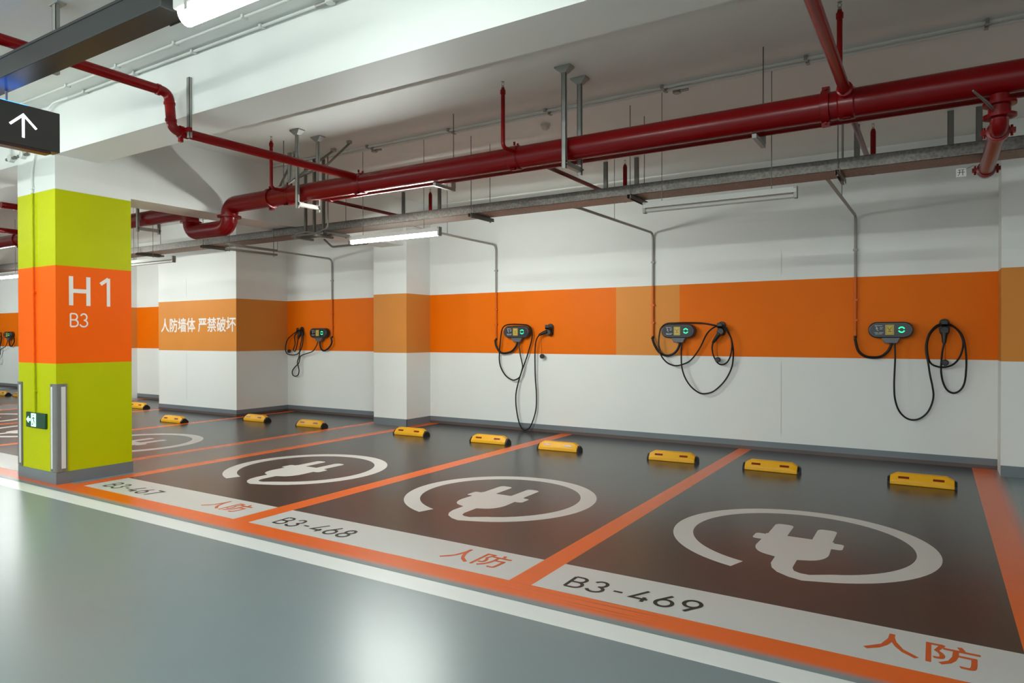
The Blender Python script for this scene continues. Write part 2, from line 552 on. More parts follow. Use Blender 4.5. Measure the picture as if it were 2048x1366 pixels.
def corner_guard(x, side, label):
    g = empty('corner_guard', (x, 3.41, 0.13), label, 'corner guard', 'rubber guards on the front corners of the column')
    s = side
    # rounded L profile wrapping the corner, drawn in plan
    a, t = 0.095, 0.014
    prof = [(x - s*a, 3.41), (x - s*a, 3.41-t), (x - s*0.012, 3.41-t)] + \
           [(x - s*0.012 + s*0.026*math.sin(k*PI/8), 3.41 + 0.012 - 0.026*math.cos(k*PI/8)) for k in range(5)] + \
           [(x + s*t, 3.41+a), (x, 3.41+a), (x, 3.41)]
    MB().ngon([(px, py, 0.13) for px, py in prof], (0, 0, 0.895)).build('rubber_profile', 'guard', g)
    f = MB().box(*sorted((x - s*0.078, x - s*0.045)), 3.41-t-0.003, 3.41-t, 0.16, 0.995).build('reflective_strip', 'reflect', g)
    f['label'] = 'white reflective strip'
    f = MB().box(*sorted((x + s*t, x + s*(t+0.003))), 3.41+0.040, 3.41+0.080, 0.16, 0.995).build('reflective_strip', 'reflect', g)
    f['label'] = 'white reflective strip'
    for z in (0.145, 1.010):
        MB().cyl((x - s*0.06, 3.41-t, z), (x - s*0.06, 3.41-t-0.004, z), 0.007, 10).build('screw_head', 'zinc', g)
        MB().cyl((x + s*t, 3.47, z), (x + s*(t+0.004), 3.47, z), 0.007, 10).build('screw_head', 'zinc', g)
corner_guard(-7.57, 1, 'grey rubber corner guard with white strips, right of the exit sign')
corner_guard(-8.385, -1, 'grey rubber corner guard on the column corner left of the exit sign')

ex = empty('exit_sign', (-7.957, 3.41, 0.56), 'small green lit exit sign low on the column with arrow and running figure', 'exit sign')
MB().box(-8.165, -7.752, 3.385, 3.409, 0.556, 0.714).build('housing', 'exit_green', ex, 0.004)
fr = 3.3838
mb = MB()
mb.ngon([(-8.045, fr, 0.570), (-7.945, fr, 0.570), (-7.945, fr, 0.705), (-8.045, fr, 0.705)], (0, -0.0008, 0))
mb.build('lit_doorway', 'exit_white', ex)
mb = MB()   # running figure
Y0 = fr - 0.0014
def P2(l): return [(-8.045 + a*0.1, Y0, 0.570 + b*0.135) for a, b in l]
mb.lathe((-8.045+0.047, Y0, 0.570+0.115), (0, -1, 0), [(0, 0.011), (0.0006, 0.011)], 14)
for l in ([(0.38, 0.70), (0.60, 0.74), (0.70, 0.42), (0.48, 0.40)], [(0.60, 0.74), (0.92, 0.58), (0.88, 0.52), (0.58, 0.66)],
          [(0.38, 0.70), (0.14, 0.60), (0.16, 0.44), (0.24, 0.46), (0.24, 0.56), (0.42, 0.62)],
          [(0.48, 0.42), (0.36, 0.22), (0.10, 0.18), (0.10, 0.10), (0.42, 0.12), (0.60, 0.36)],
          [(0.56, 0.42), (0.74, 0.26), (0.66, 0.02), (0.76, 0.02), (0.88, 0.30), (0.70, 0.46)]):
    mb.ngon(P2(l), (0, -0.0006, 0))
mb.build('running_figure', 'exit_green', ex)
mb = MB()
mb.ngon([(-8.150, fr, 0.637), (-8.105, fr, 0.672), (-8.105, fr, 0.650), (-8.062, fr, 0.650), (-8.062, fr, 0.624), (-8.105, fr, 0.624), (-8.105, fr, 0.602)], (0, -0.0008, 0))
mb.build('arrow', 'exit_white', ex)

cn = empty('conduit', (-8.0, 3.39, 0.72), 'thin conduit painted over on the column front, running down to the exit sign', 'conduit')
MB().tube(rounded([(-7.2, 3.365, 3.845), (-7.6, 3.365, 3.845), (-8.02, 3.392, 3.30), (-8.005, 3.392, 2.1), (-7.985, 3.392, 0.716)], 0.16, 7), 0.0105, 10).build('pipe', 'column', cn)
for x, z in ((-8.016, 3.06), (-8.000, 1.97), (-7.989, 0.94)):
    MB().box(x-0.024, x+0.024, 3.380, 3.4095, z-0.011, z+0.011).build('clip', 'column', cn)

# ------------------------------------------------------------------ floor markings
BAYS = [  # left, right, number, has number text
    (-2.063, 0.365, '469'), (-4.715, -2.222, '468'), (-7.295, -4.906, '467'),
    (-10.95, -8.42, None), (-13.60, -11.11, None), (-16.25, -13.76, None), (-20.5, -17.6, None), (-23.1, -20.66, None)]
NAMES = ['third bay from the column', 'second bay from the column', 'bay right beside the column', 'bay left of the column',
         'second bay left of the column', 'third bay left of the column', 'fourth bay left of the column', 'fifth bay left of the column']
surf = MB(); pan = MB()
for l, r, num in BAYS:
    surf.box(l, r, 3.985, YW-0.009, 0.0002, 0.0012)
    pan.box(l, r, 3.535, 3.985, 0.0002, 0.0014)
struct(surf.build('floor_surface', 'bay'), 'dark brown floor of the parking bays')
struct(pan.build('floor_panel', 'panel'), 'light grey panels painted at the mouths of the bays')
st = MB()
for a, b in ((-7.47, -7.295), (-4.906, -4.715), (-2.222, -2.063), (-8.42, -8.60+0.35), (-11.11, -10.95), (-13.76, -13.60), (-16.42, -16.25), (-20.66, -20.5), (-17.6, -17.45)):
    a, b = min(a, b), max(a, b)
    st.box(a, b, 3.535, YW-0.009, 0.0002, 0.0013)
struct(st.build('floor_line', 'stripe'), 'orange lines between the parking bays')
struct(MB().box(0.365, 0.66, 3.535, YW-0.009, 0.0002, 0.0013).build('floor_line', 'stripe_side'), 'orange line along the right side of the last bay')
struct(MB().box(XL, XR, 3.285, 3.535, 0.0002, 0.0013).build('floor_line', 'stripe_edge'), 'orange line along the front of the bays')
struct(MB().box(XL, XR, 3.105, 3.275, 0.0002, 0.0014).build('floor_line', 'line_white'), 'white line along the edge of the aisle')

M['lane'] = floor_paint('brown_grey_lane_paint', (104, 93, 86), 0.28, 0.1).m
struct(MB().box(-8.25, -7.47, 4.183, YW-0.009, 0.0002, 0.0011).build('floor_strip', 'lane'), 'brown-grey strip of floor between the bays behind the column')

def symbol(cx, cy, label):
    """ring whose tail runs up into a two-pin plug"""
    mb = MB()
    R, r = 0.90, 0.752
    z = 0.0014
    pts_o = [(R*math.cos(math.radians(a)), R*math.sin(math.radians(a))) for a in [252 - k*(252+72)/70 for k in range(71)]]
    pts_i = [(r*math.cos(math.radians(a)), r*math.sin(math.radians(a))) for a in [252 - k*(252+66)/70 for k in range(71)]]
    out = pts_o + [(0.16, -0.895), (0.08, -0.868), (0.0, -0.81), (-0.045, -0.74), (-0.068, -0.65), (-0.07, -0.49)]
    inn = pts_i + [(0.185, -0.765), (0.13, -0.762), (0.09, -0.735), (0.072, -0.68), (0.07, -0.62), (0.07, -0.49)]
    vo = [mb.bm.verts.new((cx+a, cy+b, z)) for a, b in out]
    vi = [mb.bm.verts.new((cx+a, cy+b, z)) for a, b in inn]
    for k in range(len(vo)-1):
        mb.bm.faces.new((vo[k], vo[k+1], vi[k+1], vi[k]))
    lay = [0]
    def poly(l):
        lay[0] += 1
        mb.bm.faces.new([mb.bm.verts.new((cx+a, cy+b, z+0.0001*lay[0])) for a, b in l])
    poly([(-0.07, -0.50), (0.07, -0.50)] + arc(0.10, -0.28, 0.14, 0.20, -70, 0, 6) + [(0.235, -0.12), (-0.235, -0.12)] + arc(-0.10, -0.28, 0.14, 0.20, 180, 250, 6))
    poly(arc(0.28, -0.095, 0.025, 0.03, -90, 0, 3) + arc(0.28, -0.005, 0.025, 0.03, 0, 90, 3) + arc(-0.28, -0.005, 0.025, 0.03, 90, 180, 3) + arc(-0.28, -0.095, 0.025, 0.03, 180, 270, 3))
    poly([(-0.235, 0.02), (0.235, 0.02), (0.235, 0.05), (-0.235, 0.05)])
    for s in (-1, 1):
        poly([(s*0.155-0.068, 0.045), (s*0.155+0.068, 0.045)] + arc(s*0.155+0.028, 0.32, 0.04, 0.05, 0, 90, 5) + arc(s*0.155-0.028, 0.32, 0.04, 0.05, 90, 180, 5))
    # tiny real thickness of the paint film
    o = mb.build('charging_symbol', 'mark_white')
    return tag(o, label, 'floor marking', 'charging symbols painted in the bays')
SYM = ['white plug-in-a-ring symbol painted in the bay numbered B3-469',
       'white plug-in-a-ring symbol painted in the bay numbered B3-468',
       'white plug-in-a-ring symbol painted in the bay numbered B3-467',
       'white ring symbol half hidden just right behind the banded column',
       'white plug symbol seen in the gap left of the column, nearer one',
       'white ring symbol seen left of the column, farther one']
for i, (l, r, num) in enumerate(BAYS[:6]):
    cx = (l+r)/2
    symbol(cx, 5.37, SYM[i])
    if num:
        mb = MB()
        lettering(mb, 'B3-' + num, 0.170, 0.0225, lambda x, y, l=l: (l+0.163+x*1.02, 3.636+y, 0.0014), (0, 0, 1), 0.0002, 0.19)
        tag(mb.build('bay_number', 'mark_black'), 'black bay number B3-%s painted on its light grey strip' % num, 'floor marking', 'bay numbers')
        o = cjk('bay_lettering', '人防', 0.262, 'mark_orange', None, (r-0.655+0.0, 3.662, 0.0016), (1, 0, 0), (0, 1, 0), 0.0002, 0.0, 0.94, 1.02, 0.003)
        tag(o, 'orange two-character lettering on the same strip as number B3-%s' % num, 'floor marking', 'orange characters at the bay mouths')

# lettering on the projecting wall
o = cjk('wall_lettering', '人防墙体 严禁破坏', 0.300, 'letter_white', None, (-13.66, 8.15, 1.602), (1, 0, 0), (0, 0, 1), 0.002, 0.0, 0.99, 1.0, 0.0065)
WL = o
tag(o, 'white row of eight characters in the orange band of the projecting wall', 'wall lettering')

# ------------------------------------------------------------------ wheel stops
def wheel_stop(x, y, label, rot=0.0):
    t = empty('wheel_stop', (x, y, 0.0015), label, 'wheel stop', 'yellow wheel stops in the bays')
    W, h, d = 0.6, 0.115, 0.15
    c = 0.055
    def prof(xx, k):   # cross-section, k = height factor
        return [(xx, y-d/2, 0.002), (xx, y-d/2, 0.042*k+0.004), (xx, y-d/2+0.045, h*k), (xx, y+d/2-0.045, h*k), (xx, y+d/2, 0.042*k+0.004), (xx, y+d/2, 0.002)]
    def solid(secs):
        mb = MB(); V = [[mb.bm.verts.new(p) for p in s] for s in secs]
        for A, B in zip(V, V[1:]):
            for i in range(6):
                mb.bm.faces.new((A[i], A[(i+1) % 6], B[(i+1) % 6], B[i]))
        mb.bm.faces.new(list(reversed(V[0]))); mb.bm.faces.new(V[-1])
        return mb
    xa, xb = x-W/2, x+W/2
    solid([prof(xa+0.022, 0.70), prof(xa+0.085, 1.0), prof(xb-0.085, 1.0), prof(xb-0.022, 0.70)]).build('body', 'yellow', t, 0.006)
    for s, a in ((1, xa), (-1, xb)):
        solid([prof(a, 0.60), prof(a+s*0.022, 0.72), prof(a+s*0.0222, 0.72)]).build('end_cap', 'black', t, 0.004)
    # reflectors lie on the sloping front
    for dx in (-0.155, 0.145):
        mb = MB()
        n = Vector((0, -(h-0.046), 0.045)).normalized()
        def q(u, v): return Vector((x+dx+u, y-d/2+0.045*v, 0.046+(h-0.046)*v)) + n*0.0015
        mb.ngon([q(-0.048, 0.26), q(0.048, 0.26), q(0.048, 0.54), q(-0.048, 0.54)], n*0.002)
        p = mb.build('reflector', 'slot', t); p['label'] = 'red-brown reflector'
    t.rotation_euler.z = rot
    return t
STOPS = [(-0.105, 7.965, 'yellow wheel stop, right one of the pair in bay B3-469', 0),
 (-1.54, 7.96, 'yellow wheel stop, left one of the pair in bay B3-469', 0),
 (-2.68, 7.985, 'yellow wheel stop, right one of the pair in bay B3-468', 0.05),
 (-4.205, 7.95, 'yellow wheel stop, left one in bay B3-468, touching the orange line', 0.05),
 (-5.33, 7.985, 'yellow wheel stop, right one of the pair in bay B3-467', 0.05),
 (-6.78, 7.99, 'yellow wheel stop in bay B3-467, in front of the wall pillar', 0.03),
 (-8.84, 7.87, 'yellow wheel stop just left of the wall pillar, under the looped charger cable', 0.05),
 (-10.30, 7.91, 'yellow wheel stop beside the corner of the projecting wall', 0),
 (-11.40, 7.03, 'yellow wheel stop in front of the wall with the white characters', 0.03),
 (-14.35, 8.06, 'yellow wheel stop half hidden by the right edge of the banded column', 0),
 (-20.50, 7.97, 'yellow wheel stop farthest left at the edge of the picture', 0.05),
 (-19.58, 8.03, 'yellow wheel stop peeping out left of the column guard', 0.05)]
for a in STOPS: wheel_stop(*a)

# ------------------------------------------------------------------ wall chargers
def capsule(cx, cz, hw, hh, n=10):
    r = hh
    return arc(cx+hw-r, cz, r, r, -90, 90, n) + arc(cx-hw+r, cz, r, r, 90, 270, n)
def charger(cx, label, hose, cable, hol, cap, plug_to, off=None, conduit_x=None):
    t = empty('wall_charger', (cx, YW, 1.42), label, 'charger', 'wall chargers along the orange band')
    cz = 1.578
    yb = YW-0.001
    MB().ngon([(a, yb, b) for a, b in capsule(cx, cz, 0.238, 0.097)], (0, -0.105, 0)).build('housing', 'charger', t, 0.016)
    MB().ngon([(a, yb-0.105, b) for a, b in capsule(cx, cz, 0.212, 0.072)], (0, -0.004, 0)).build('face_panel', 'charger_face', t, 0.001)
    yf = yb-0.109
    mb = MB(); ribbon(mb, arc(cx+0.116, cz+0.002, 0.030, 0.030, 20, 160, 12), 0.014, lambda a, b: (a, yf, b), (0, -1, 0), 0.0015)
    ribbon(mb, arc(cx+0.116, cz+0.002, 0.030, 0.030, 200, 340, 12), 0.014, lambda a, b: (a, yf, b), (0, -1, 0), 0.0015)
    p = mb.build('status_light', 'ring', t); p['label'] = 'green ring-shaped status light'
    mb = MB().box(cx-0.053, cx+0.037, yf-0.0012, yf, cz-0.058, cz+0.060)
    lb = mb.build('sticker', 'sticker', t); lb['label'] = 'yellow sticker'
    mb = MB(); ribbon(mb, [(cx-0.043, cz-0.048), (cx+0.027, cz-0.048), (cx+0.027, cz+0.050), (cx-0.043, cz+0.050), (cx-0.043, cz-0.048)], 0.005, lambda a, b: (a, yf, b), (0, -1, 0), 0.0020)
    ribbon(mb, [(cx-0.028, cz+0.03), (cx-0.008, cz-0.005), (cx+0.012, cz+0.03)], 0.010, lambda a, b: (a, yf, b), (0, -1, 0), 0.0020)
    ribbon(mb, [(cx-0.026, cz-0.02), (cx+0.012, cz-0.02)], 0.012, lambda a, b: (a, yf, b), (0, -1, 0), 0.0020)
    mb.build('sticker_print', 'sticker_dark', lb)
    mb = MB()
    for l in ([(-0.155, 0.045), (-0.135, 0.018), (-0.150, 0.018), (-0.128, -0.012)], [(-0.165, 0.052), (-0.085, 0.052)], [(-0.112, 0.03), (-0.075, 0.03)], [(-0.112, 0.012), (-0.083, 0.012)],
              [(-0.168, -0.033), (-0.130, -0.033)], [(-0.120, -0.033), (-0.072, -0.033)], [(-0.160, -0.047), (-0.085, -0.047)]):
        ribbon(mb, [(cx+a, cz+b) for a, b in l], 0.006, lambda a, b: (a, yf, b), (0, -1, 0), 0.0008)
    mb.build('printed_marks', 'print_white', t)
    MB().ngon([(cx-0.112, yb-0.012, 1.500), (cx+0.112, yb-0.012, 1.500), (cx+0.070, yb-0.012, 1.418), (cx-0.060, yb-0.012, 1.418)], (0, -0.082, 0)).build('cable_box', 'hopper', t, 0.006)
    # supply hose
    hp = [(x, YW-0.055, z) for x, z in hose]
    MB().tube(spline(hp, 5), 0.0165, 10).build('supply_hose', 'cable', t)
    n = len(cable)
    cp = []
    for i, (x, z) in enumerate(cable):
        o_ = (off[i] if off else 0.075 + 0.025*math.sin(i*0.55))
        cp.append((x, YW-o_, z))
    cb = MB().tube(spline(cp, 5), 0.0105, 8).build('charging_cable', 'cable', t)
    # plug: handle leading into the holster
    e = Vector(cp[-1]); h = Vector((plug_to[0], YW-0.085, plug_to[1]))
    d = (h-e)
    MB().tube([e-d*0.05, e+d*0.15, e+d*0.55, h], [0.014, 0.022, 0.028, 0.034], 12).build('plug', 'black', t)
    s0, s1 = cap
    cc = MB().tube([(s0[0], YW-0.08, s0[1]), ((s0[0]+s1[0])/2, YW-0.082, (s0[1]+s1[1])/2), (s1[0], YW-0.08, s1[1]+0.03)], 0.0022, 6).build('cap_string', 'cable', t)
    MB().lathe((s1[0], YW-0.055, s1[1]), (0, -1, 0), [(0, 0.024), (0.004, 0.036), (0.036, 0.036), (0.042, 0.028)], 16).build('dust_cap', 'black', t)
    return t
def holster(x, label, cz=1.606, rot=0):
    t = empty('plug_holster', (x, YW, cz), label, 'plug holster', 'plug holsters beside the chargers')
    MB().ngon([(a, YW-0.001, b) for a, b in [(x+p*0.052, cz+q) for p, q in
        [(1, -0.045), (1, 0.05)] + [(math.cos(math.radians(k)), 0.05+0.05*math.sin(math.radians(k))) for k in range(15, 180, 15)] + [(-1, 0.05), (-1, -0.045)] + [(math.cos(math.radians(k)), -0.045+0.05*math.sin(math.radians(k))) for k in range(195, 360, 15)]]], (0, -0.022, 0)).build('back_plate', 'black', t, 0.004)
    MB().lathe((x, YW-0.020, cz-0.045), (0, -1, 0.12), [(0, 0.046), (0.07, 0.046), (0.075, 0.040), (0.075, 0.036)], 18).build('socket', 'black', t)
    MB().tube(rounded([(x, YW-0.02, cz+0.05), (x, YW-0.13, cz+0.045), (x, YW-0.135, cz+0.095)], 0.025, 5), [0.024]*15, 10).build('cable_hook', 'black', t) if False else \
        MB().box(x-0.034, x+0.034, YW-0.13, YW-0.02, cz+0.012, cz+0.040).box(x-0.034, x+0.034, YW-0.13, YW-0.115, cz+0.012, cz+0.080).build('cable_hook', 'black', t, 0.006)

D_h = [(-0.828,1.475),(-0.792,1.329),(-0.72,1.261),(-0.627,1.245),(-0.536,1.263),(-0.466,1.333),(-0.431,1.425)]
D_c = [(-0.402,1.425),(-0.396,1.254),(-0.401,1.083),(-0.405,0.913),(-0.395,0.754),(-0.355,0.62),(-0.286,0.539),(-0.209,0.516),(-0.132,0.543),(-0.065,0.614),(-0.023,0.716),(-0.007,0.817),(-0.019,0.927),(-0.043,1.059),(-0.062,1.203),(-0.081,1.303),(-0.082,1.403),(-0.058,1.514),(-0.007,1.597),(0.054,1.640),(0.147,1.640),(0.229,1.568),(0.275,1.459),(0.271,1.351),(0.239,1.252),(0.185,1.181),(0.111,1.148),(0.037,1.15),(-0.029,1.182),(-0.062,1.259),(-0.072,1.403),(-0.049,1.514),(0.003,1.591),(0.063,1.633),(0.147,1.632),(0.211,1.59),(0.266,1.513),(0.293,1.405),(0.307,1.264),(0.307,1.134),(0.294,0.982),(0.258,0.894),(0.195,0.85),(0.13,0.878),(0.088,0.964),(0.067,1.085),(0.069,1.206),(0.078,1.327),(0.095,1.42)]
C_h = [(-3.424,1.49),(-3.386,1.381),(-3.315,1.278),(-3.22,1.234),(-3.127,1.252),(-3.057,1.315),(-3.011,1.42)]
C_c = [(-2.988,1.42),(-2.988,1.248),(-2.977,1.08),(-2.931,0.935),(-2.852,0.815),(-2.751,0.736),(-2.673,0.72),(-2.563,0.749),(-2.455,0.841),(-2.37,0.953),(-2.306,1.095),(-2.285,1.236),(-2.285,1.344),(-2.306,1.473),(-2.349,1.56),(-2.413,1.632),(-2.499,1.640),(-2.586,1.594),(-2.652,1.517),(-2.718,1.384),(-2.785,1.273),(-2.875,1.166),(-2.977,1.114),(-3.08,1.095),(-3.185,1.132),(-3.267,1.222),(-3.303,1.335),(-3.312,1.44),(-3.306,1.54),(-3.285,1.625),(-3.209,1.683),(-3.069,1.692),(-2.898,1.694),(-2.696,1.685),(-2.521,1.652),(-2.392,1.632),(-2.328,1.527),(-2.296,1.408),(-2.311,1.257),(-2.359,1.159),(-2.434,1.122),(-2.499,1.151),(-2.553,1.243),(-2.572,1.341),(-2.559,1.42)]
B_h = [(-6.106,1.455),(-6.087,1.35),(-6.017,1.258),(-5.928,1.234),(-5.8,1.261),(-5.713,1.335),(-5.668,1.42)]
B_c = [(-5.640,1.42),(-5.608,1.238),(-5.57,1.108),(-5.554,1.026),(-5.579,0.944),(-5.618,0.861),(-5.704,0.812),(-5.782,0.81),(-5.899,0.869),(-5.988,0.983),(-6.021,1.116),(-6.007,1.3),(-5.977,1.5),(-5.937,1.635),(-5.858,1.690),(-5.742,1.702),(-5.607,1.698),(-5.474,1.682),(-5.415,1.62),(-5.405,1.5),(-5.456,1.321),(-5.532,1.108),(-5.608,0.911),(-5.656,0.745),(-5.685,0.58),(-5.676,0.383),(-5.628,0.156),(-5.571,0.045),(-5.514,0.022),(-5.438,0.07),(-5.372,0.221),(-5.335,0.385),(-5.329,0.595),(-5.344,0.853),(-5.343,1.112),(-5.334,1.306),(-5.306,1.451),(-5.25,1.532)]
A_h = [(-9.898,1.50),(-9.876,1.391),(-9.957,1.292),(-10.078,1.234),(-10.159,1.262),(-10.199,1.333),(-10.205,1.42)]
A_c = [(-10.232,1.42),(-10.261,1.333),(-10.344,1.231),(-10.448,1.194),(-10.616,1.156),(-10.722,1.118),(-10.765,1.052),(-10.808,0.978),(-10.938,0.887),(-11.004,0.811),(-10.982,0.738),(-10.896,0.714),(-10.799,0.743),(-10.755,0.832),(-10.776,0.934),(-10.797,1.007),(-10.754,1.125),(-10.743,1.301),(-10.71,1.476),(-10.72,1.60),(-10.765,1.642),(-10.82,1.63),(-10.956,1.564),(-11.10,1.461),(-11.15,1.327),(-11.13,1.193),(-11.002,1.144),(-10.786,1.168),(-10.679,1.316),(-10.667,1.505),(-10.72,1.63),(-10.79,1.64),(-10.90,1.56),(-10.924,1.50),(-10.897,1.358),(-10.93,1.25),(-10.86,1.22),(-10.80,1.36),(-10.775,1.46)]
charger(-0.445, 'wall charger farthest right, its cable hanging in one long loop', D_h, D_c, None, ((0.108,1.50),(0.106,1.198)), (0.098, 1.54))
charger(-3.035, 'middle wall charger whose cable is slung over box and holster', C_h, C_c, None, ((-2.501,1.517),(-2.488,1.188)), (-2.46, 1.545))
charger(-5.675, 'wall charger with the long cable loop nearly touching the floor', B_h, B_c, None, ((-5.228,1.516),(-5.213,1.196)), (-5.115, 1.585))
A_t = charger(-10.205, 'wall charger between the projecting wall and the wall pillar', A_h, A_c, None, ((-11.05,1.30),(-11.07,1.215)), (-10.76, 1.54))
holster(0.098, 'black plug holster wound with a doubled cable loop, right of the last charger')
holster(-2.452, 'black plug holster with a cable slung across from the charger on its left')
holster(-5.098, 'black plug holster with a plug sticking out to its left')
holster(-10.76, 'black plug holster left of its charger, near the projecting wall corner')
# same kind far away, at the left edge of the picture
def copy_tree(o, loc, label):
    r = o.copy(); C.objects.link(r); r.location = loc; r['label'] = label
    for ch in o.children:
        c = ch.copy(); C.objects.link(c); c.parent = r
        for g in ch.children:
            d = g.copy(); C.objects.link(d); d.parent = c
    return r
copy_tree(A_t, (-23.55+0.1, YW, 1.42), 'far wall charger with tangled cable at the left edge of the picture')

# steel conduits feeding the chargers
def conduit(xw, zt, zb, label, xo=None):
    xo = xw if xo is None else xo
    t = empty('conduit', (xw, YW, zt), label, 'conduit', 'steel conduits feeding the chargers')
    MB().tube(rounded([(xo, 6.730, 2.965), (xo, 6.86, 2.965), (xo, 7.05, zt), (xw, YW-0.022, zt), (xw, YW-0.022, zb)], 0.10, 7), 0.0165, 10).build('pipe', 'conduit_banded', t)
    for z in (zt-0.42, 1.95, 1.70):
        MB().box(xw-0.026, xw+0.026, YW-0.038, YW-0.001, z-0.012, z+0.012).build('clip', 'conduit_banded', t)
    MB().cyl((xo+(xw-xo)*0.62, 8.0, zt), (xo+(xw-xo)*0.62, 8.0, CB), 0.004, 8).build('hanger_rod', 'zinc', t)
    MB().cyl((xw, YW-0.022, zb+0.02), (xw, YW-0.022, zb-0.012), 0.017, 12).build('end_bush', 'cable', t)
conduit(-0.827, 2.985, 1.49, 'steel conduit dropping down the wall to the farthest right charger', -0.86)
conduit(-3.423, 2.985, 1.49, 'steel conduit dropping down the wall to the middle charger', -3.48)
conduit(-6.106, 3.005, 1.46, 'steel conduit bending down right beside the lit bay lamp', -6.07)
conduit(-9.898, 3.010, 1.50, 'steel conduit bending down between projecting wall and wall pillar', -9.75)

# ------------------------------------------------------------------ batten lights
def batten(x0, x1, y, z, on, label, rods=(), big=False, ztop=CB, lit='lamp_on'):
    t = empty('batten_light', ((x0+x1)/2, y, z), label, 'light', 'batten lights on the ceiling')
    if big:
        prof = [(-0.062, 0.0), (-0.062, 0.055), (0.062, 0.055), (0.062, 0.0)]
        MB().ngon([(x0, y+a, z+b) for a, b in prof], (x1-x0, 0, 0)).build('housing', 'lamp_body', t, 0.008)
        MB().ngon([(x0+0.03, y+a, z+b) for a, b in [(0.055*math.cos(math.radians(k)), -0.072*math.sin(math.radians(k))) for k in range(0, 181, 15)]], (x1-x0-0.06, 0, 0)).build('diffuser', lit if on else 'lamp_off', t)
        for xx in (x0+0.12, x1-0.12):
            for yy in (y-0.062, y+0.062):
                MB().box(xx-0.012, xx+0.012, yy-0.004, yy+0.004, z-0.03, z+0.02).build('clip', 'lamp_cap', t)
        tz = z+0.055
    else:
        MB().ngon([(x0, y+a, z+b) for a, b in [(-0.036, 0.010), (-0.024, 0.062), (0.024, 0.062), (0.036, 0.010)]], (x1-x0, 0, 0)).build('housing', 'lamp_body', t, 0.003)
        MB().cyl((x0+0.02, y, z-0.012), (x1-0.02, y, z-0.014), 0.020, 14).build('tube', 'lamp_on_bay' if on else 'lamp_off', t)
        for xa, xb in ((x0-0.006, x0+0.022), (x1-0.022, x1+0.006)):
            MB().box(xa, xb, y-0.028, y+0.028, z-0.036, z+0.066).build('end_cap', 'lamp_cap', t, 0.003)
        tz = z+0.062
    for xr in rods:
        MB().cyl((xr, y-0.015, tz), (xr, y-0.015, ztop), 0.0035, 8).build('suspension_rod', 'zinc', t)
    return t
YL = 6.15
batten(-6.19, -4.79, YL, 2.690, True, 'lit batten lamp hanging under the tray beside the wall pillar', (-5.97, -5.01))
batten(-2.345, -0.99, YL, 2.706, False, 'unlit batten lamp hanging below the tray over the right bays', (-2.165, -1.19))
batten(-11.35, -9.96, YL, 2.69, False, 'unlit batten lamp just right of the column, near the wall characters', (-11.05, -10.5))
batten(-16.30, -14.96, YL, 2.70, True, 'small lit lamp showing left of the column', (-16.0, -15.2))
batten(-12.7, -11.5, 5.2, 2.70, True, 'added fill lamp hidden behind the banded column', (-12.35, -11.9))  # added out of sight to brighten the projecting wall
batten(-23.9, -22.5, YL, 2.70, True, 'added unseen lamp deep in the far left bays', (-23.6, -22.8))  # added outside the frame to brighten the left bays
batten(5.4, 6.8, YL, 2.70, True, 'lit batten lamp added unseen in the next group of bays beyond the right edge', (5.7, 6.5))  # added out of view, lights the right pillar and wall from the side
batten(-3.33, -2.10, 2.115, 3.185, True, 'big lit lamp at the end of the dark trunking', (-3.0, -2.4), True, CA)
batten(-7.9, -6.7, 2.127, 3.168, True, 'lit aisle lamp under the trunking beyond the left edge of the picture', (), True, CA)
batten(-11.8, -10.6, 2.127, 3.168, True, 'farther lit aisle lamp under the trunking beyond the left edge', (), True, CA)
batten(0.6, 1.8, 2.115, 3.185, False, 'unlit aisle lamp above and outside the upper right of the picture', (0.9, 1.5), True, CA)
for k, x in enumerate((-11.0, -8.0, -5.0, -2.0)):  # row added behind the camera to raise the overall brightness
    batten(x, x+1.2, -2.4, 3.45, True, 'added fill lamp behind the viewpoint across the aisle, ' + ('first from the left', 'second from the left', 'third from the left', 'last on the right')[k], (x+0.3, x+0.9), True, CA, 'lamp_fill_far')

# ------------------------------------------------------------------ fire main and branches
PY, PZ, PR = 5.30, 3.133, 0.100
mp = empty('fire_main_pipe', (-3.5, PY, PZ), 'thick dark red fire main running under the ceiling and dipping below the cross beam', 'pipe')
def elbowed(pts, r, n=20, seg=8):
    return rounded(pts, r, seg)
MB().tube(rounded([(4.0, PY, PZ), (-7.41, PY, PZ), (-7.41, PY, 2.855), (-8.20, PY, 2.855), (-8.20, PY, PZ), (-16.1, PY, PZ)], 0.155, 8), PR, 24).build('pipe', 'red', mp)
def coupling(x, name='coupling'):
    mb = MB().lathe((x-0.03, PY, PZ), (1, 0, 0), [(0, PR+0.004), (0.004, PR+0.016), (0.056, PR+0.016), (0.06, PR+0.004)], 24)
    for s in (-1, 1):
        mb.box(x-0.026, x+0.026, PY-0.018, PY+0.018, PZ+s*(PR+0.022)-0.018, PZ+s*(PR+0.022)+0.018)
        mb.cyl((x, PY-0.035, PZ+s*(PR+0.022)), (x, PY+0.035, PZ+s*(PR+0.022)), 0.009, 10)
    mb.build(name, 'red', mp)
for x in (-6.62, -0.66, -13.0): coupling(x)
